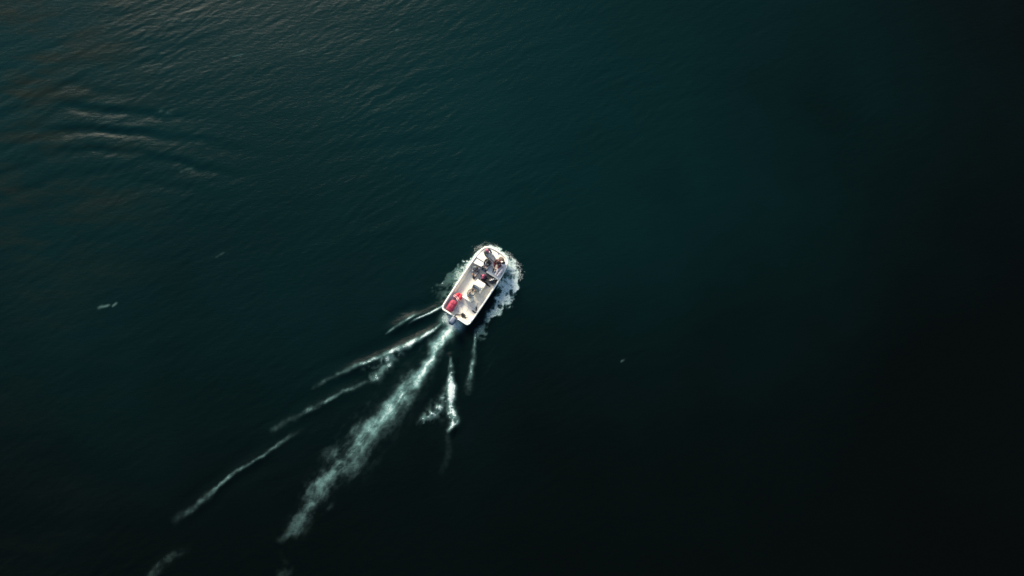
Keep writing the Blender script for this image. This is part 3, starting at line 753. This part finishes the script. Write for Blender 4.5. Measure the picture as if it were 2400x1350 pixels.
def hand(bm, wrist, fdir, up, side):
    """palm and five curled fingers; side +1 when the thumb lies towards 'lat'"""
    f = fdir.normalized(); lat = f.cross(up).normalized()*side; nn = up.normalized()
    pc = wrist+f*.085
    for k in range(4):
        o_ = lat*(.032-.021*k)
        capsule(bm, wrist+f*.012+o_*.5, wrist+f*.088+o_, .014, .0125, 8)
        ln = (.040,.046,.042,.032)[k]
        a = wrist+f*.088+o_; b = a+f*ln*.95-nn*ln*.25; c = b+f*ln*.55-nn*ln*.6; e = c+f*ln*.15-nn*ln*.55
        capsule(bm, a, b, .0098, .0090, 8); capsule(bm, b, c, .0090, .0082, 8); capsule(bm, c, e, .0082, .0072, 8)
    a = wrist+f*.030+lat*.028; b = a+f*.035+lat*.028-nn*.010; c = b+f*.032+lat*.006-nn*.012
    capsule(bm, a, b, .0125, .0105, 8); capsule(bm, b, c, .0105, .0085, 8)
SKIN = material('skin', (.42,.24,.17), .5, .08, 10)
def person(label, u_, v_, z, yaw, lean, feet, hands, top, legs, shoes, hair=None, cap=None, twist=0, look=0, nod=10, long_hair=False, stripes=None, slouch=0):
    """origin under the seat bones; local +x = facing, +y = left"""
    root = thing('person', label, 'person', u_, v_, z, yaw)
    V3 = Vector
    pel = V3((0,0,.11)); sp = V3((math.sin(R(lean)),0,math.cos(R(lean))))
    mid = pel+sp*.25+V3((-.02,0,0)); chest = pel+sp*.40; neck = pel+sp*.52+V3((slouch,0,0)); 
    hd = Matrix.Rotation(R(look), 3, 'Z') @ Matrix.Rotation(R(nod), 3, 'Y')
    head = neck+V3((.02,0,.0))+(hd @ V3((.025,0,.185)))
    tw = Matrix.Rotation(R(twist), 3, 'Z'); lat = tw @ V3((0,1,0))
    sh = {1: neck-sp*.055+lat*.175, -1: neck-sp*.055-lat*.175}
    hip = {1: pel+V3((0,.095,0)), -1: pel-V3((0,.095,0))}
    arm, leg = {}, {}
    for s, i in ((1,0), (-1,1)):
        el, wr = ik(sh[s], V3(hands[i]), .285, .255, V3((-.5,s*.6,-.7))); arm[s] = (el, wr)
        kn, an = ik(hip[s], V3(feet[i]), .43, .41, V3((.35,s*.25,1))); leg[s] = (kn, an)
    def toe(s):
        kn, an = leg[s]; d = an-kn; d.z = 0
        if d.length < .08: d = V3((1,0,0))
        low = (an-kn).normalized(); d = d.normalized()
        if low.z > -.6: dd = (V3((0,0,1))*.9+d*.45).normalized()      # leg stretched out: toes up
        else: dd = d if low.z > -.97 else V3((1, s*.15, 0)).normalized()
        return an+V3((0,0,-.02)), an+dd*.17+V3((0,0,-.035 if low.z <= -.6 else 0)), dd
    # body, one continuous surface
    bm = bmesh.new()
    capsule(bm, pel+V3((0,-.07,0)), pel+V3((0,.07,0)), .115, .115); capsule(bm, pel, mid, .125, .115); capsule(bm, mid, chest, .118, .135)
    capsule(bm, chest-lat*.06, chest+lat*.06, .125, .125); capsule(bm, sh[1], sh[-1], .062, .062); capsule(bm, chest, neck, .11, .07)
    capsule(bm, neck-sp*.02, head-(hd @ V3((.01,0,.05))), .056, .052)
    ellip(bm, head, (.094,.076,.115), hd); ellip(bm, head+hd @ V3((.022,0,-.055)), (.068,.058,.062), hd)
    capsule(bm, head+hd @ V3((.085,0,.012)), head+hd @ V3((.108,0,-.024)), .010, .016, 8)
    ellip(bm, head+hd @ V3((.080,0,-.062)), (.014,.026,.008), hd); ellip(bm, head+hd @ V3((.078,0,-.076)), (.013,.022,.008), hd)
    for s in (1, -1):
        ellip(bm, head+hd @ V3((-.005,s*.077,-.008)), (.020,.010,.032), hd); ellip(bm, head+hd @ V3((.076,s*.032,.028)), (.014,.026,.008), hd)
        el, wr = arm[s]; capsule(bm, sh[s], el, .050, .040); capsule(bm, el, wr, .040, .027)
        up = V3((0,0,1)) if abs((wr-el).normalized().z) < .85 else V3((1,0,0))
        hand(bm, wr, (wr-el), up, s*-1 if False else s)
        kn, an = leg[s]; capsule(bm, hip[s], kn, .088, .058); capsule(bm, kn, kn.lerp(an,.35), .056, .056); capsule(bm, kn.lerp(an,.35), an, .056, .038)
        h_, t_, d_ = toe(s); capsule(bm, h_-d_*.03, t_, .036, .028)
    body = remesh('body', bm, SKIN, root, .0105, 3)
    for s in (1, -1):
        bm = bmesh.new(); ellip(bm, head+hd @ V3((.084,s*.032,.012)), (.010,.013,.010), hd); bm_obj('eye', bm, M_black, body, True)
    # clothes
    bm = bmesh.new(); g = .018
    capsule(bm, pel+V3((0,-.07,.03)), pel+V3((0,.07,.03)), .118+g, .118+g); capsule(bm, pel+V3((0,0,.03)), mid, .127+g, .118+g); capsule(bm, mid, chest, .12+g, .138+g)
    capsule(bm, chest-lat*.06, chest+lat*.06, .127+g, .127+g); capsule(bm, sh[1], sh[-1], .064+g, .064+g); capsule(bm, chest, neck-sp*.03, .112+g, .07+g)
    for s in (1, -1):
        el, wr = arm[s]; capsule(bm, sh[s], el, .052+g, .044+g); capsule(bm, el, el.lerp(wr,.88), .044+g, .034+g)
    remesh('jacket' if not stripes else 'shirt', bm, top, root, .014, 3)
    bm = bmesh.new(); g = .014
    capsule(bm, pel+V3((0,-.07,0)), pel+V3((0,.07,0)), .116+g, .116+g); capsule(bm, pel, pel+sp*.08, .125+g, .118+g)
    for s in (1, -1):
        kn, an = leg[s]; capsule(bm, hip[s], kn, .090+g, .062+g); capsule(bm, kn, kn.lerp(an,.4), .060+g, .060+g); capsule(bm, kn.lerp(an,.4), kn.lerp(an,.93), .060+g, .044+g)
    remesh('trousers', bm, legs, root, .014, 3)
    for s in (1, -1):
        bm = bmesh.new(); h_, t_, d_ = toe(s); capsule(bm, h_-d_*.035, h_.lerp(t_,.5), .047, .044); capsule(bm, h_.lerp(t_,.5), t_+d_*.015, .046, .036)
        remesh('shoe', bm, shoes, root, .012, 2)
    if hair:
        bm = bmesh.new(); ellip(bm, head+hd @ V3((-.014,0,.020)), (.102,.088,.112), hd)
        ellip(bm, head+hd @ V3((-.05,0,-.03)), (.062,.080,.085), hd)
        if long_hair:
            capsule(bm, head+hd @ V3((-.06,0,-.02)), neck+sp*-.10+V3((-.12,0,0)), .080, .060); capsule(bm, head+hd @ V3((-.05,.04,-.03)), neck+V3((-.09,.07,-.06)), .05, .035); capsule(bm, head+hd @ V3((-.05,-.04,-.03)), neck+V3((-.09,-.07,-.06)), .05, .035)
        # keep the face clear
        o = remesh('hair', bm, hair, root, .011, 2)
    if cap:
        bm = bmesh.new(); ellip(bm, head+hd @ V3((-.006,0,.055)), (.110,.096,.085), hd)
        c = remesh('cap', bm, cap, root, .010, 2)
        bm = bmesh.new()
        rim = [(.075,-.075),(.13,-.07),(.175,-.035),(.185,0),(.175,.035),(.13,.07),(.075,.075)]
        a_ = [bm.verts.new(head+hd @ V3((x,y,.052-.25*(abs(y)**1.5)))) for x, y in rim]; b_ = [bm.verts.new(q.co+hd @ V3((0,0,.008))) for q in a_]
        bm.faces.new(a_); bm.faces.new(b_[::-1])
        for i in range(len(rim)): bm.faces.new((a_[i], a_[(i+1) % 7], b_[(i+1) % 7], b_[i]))
        bm_obj('peak', bm, cap, c, False)
    return root

C_grey = material('grey_jacket', (.20,.20,.18), .85, .45, 14, .3, 60)
C_lgrey = material('light_grey_trousers', (.50,.50,.47), .85, .15, 9, .3, 60)
C_dark = material('dark_jacket', (.018,.016,.024), .8, .3, 9, .3, 60)
C_navy = material('black_trousers', (.012,.011,.018), .85, .3, 9, .3, 60)
C_maroon = material('maroon_jacket', (.085,.008,.016), .8, .4, 9, .3, 60)
C_pink = material('pale_pink_clothes', (.82,.70,.66), .85, .08, 8, .3, 60)
C_slate = material('slate_top', (.16,.17,.19), .85, .3, 10, .3, 60)
C_plum = material('plum_jacket', (.030,.012,.030), .8, .4, 9, .3, 60)
H_black = material('black_hair', (.010,.009,.010), .5, .3, 30)
H_brown = material('brown_hair', (.040,.025,.018), .5, .3, 30)
K_pink = material('pink_cap', (.52,.11,.17), .8, .2, 12)
K_tan = material('tan_cap', (.26,.20,.15), .8, .3, 12)
def stripes_mat():
    m = material('striped_shirt', (.5,.5,.5), .85, .1, 8); t = m.node_tree; p = t.nodes['Principled BSDF']
    tc = t.nodes.new('ShaderNodeTexCoord'); w = t.nodes.new('ShaderNodeTexWave'); w.wave_type = 'BANDS'; w.bands_direction = 'X'
    w.inputs['Scale'].default_value = 3.6; w.inputs['Distortion'].default_value = 1.2; w.inputs['Detail'].default_value = 1
    cr = t.nodes.new('ShaderNodeValToRGB'); cr.color_ramp.elements[0].position = .42; cr.color_ramp.elements[0].color = (.022,.017,.015,1)
    cr.color_ramp.elements[1].position = .60; cr.color_ramp.elements[1].color = (.55,.50,.42,1)
    t.links.new(tc.outputs['Object'], w.inputs['Vector']); t.links.new(w.outputs[0], cr.inputs[0]); t.links.new(cr.outputs[0], p.inputs['Base Color'])
    return m
C_stripe = stripes_mat()
BOWZ = .765; FLZ = .262
# yaw: 0 faces the bow, 180 the stern, -90 starboard
person('person in grey jacket and pink cap sitting in the port corner of the bow', 2.36, -.62, BOWZ, -105, -4,
       [(.78,.12,.07),(.74,-.08,.07)], [(.34,.17,.22),(.30,-.24,.17)], C_grey, C_lgrey, C_grey, hair=H_brown, cap=K_pink, nod=14)
person('person in dark jacket and light trousers on the edge of the bow platform', 1.83, -.10, BOWZ, 172, 6,
       [(.43,.10,-.39),(.46,-.10,-.39)], [(.38,.10,.20),(.34,-.16,.18)], C_dark, C_lgrey, C_dark, hair=H_black, nod=24, look=12, long_hair=True)
person('person in maroon jacket sitting knees up on the starboard side of the bow', 2.18, .50, BOWZ, 186, 2,
       [(.56,.10,.08),(.60,-.12,.08)], [(.44,.14,.40),(.44,-.16,.38)], C_maroon, C_maroon, C_dark, hair=H_brown, nod=20, look=-10)
person('person in pale pink clothes with black hair on the starboard bow bench', 2.16, .86, BOWZ, 178, -8,
       [(.74,.10,.07),(.76,-.08,.07)], [(.30,.16,.22),(.33,-.15,.20)], C_pink, C_pink, C_pink, hair=H_black, nod=6, look=-20, long_hair=True)
person('person in grey top sitting on the floor against the port bench', 1.00, -.60, FLZ, 190, -2,
       [(.50,.10,.08),(.48,-.10,.08)], [(.40,.14,.40),(.38,-.16,.38)], C_slate, C_slate, C_dark, hair=H_black, nod=18, look=15, long_hair=True)
person('person in plum jacket and pink cap stretched out before the console', .80, .14, FLZ, 208, -6,
       [(.66,-.34,.07),(.50,.30,.08)], [(.34,-.34,.20),(.30,.28,.18)], C_plum, C_navy, C_navy, hair=H_brown, cap=K_pink, nod=10, look=-15)
person('person in dark striped shirt and tan cap driving at the helm seat', -.92, .06, .715, 0, 10,
       [(.42,.14,-.36),(.42,-.14,-.36)], [(.44,.16,.28),(.44,-.14,.28)], C_stripe, C_lgrey, C_dark, hair=H_brown, cap=K_tan, nod=8, stripes=True)
bpy.context.view_layer.update()
dg = bpy.context.evaluated_depsgraph_get()
for o, mat in PENDING:
    me = bpy.data.meshes.new_from_object(o.evaluated_get(dg)); me.name = o.name
    o.modifiers.clear(); o.data = me; me.materials.clear(); me.materials.append(mat)

scene.cycles.use_denoising = True; scene.cycles.denoiser = 'OPENIMAGEDENOISE'
scene.cycles.max_bounces = 6
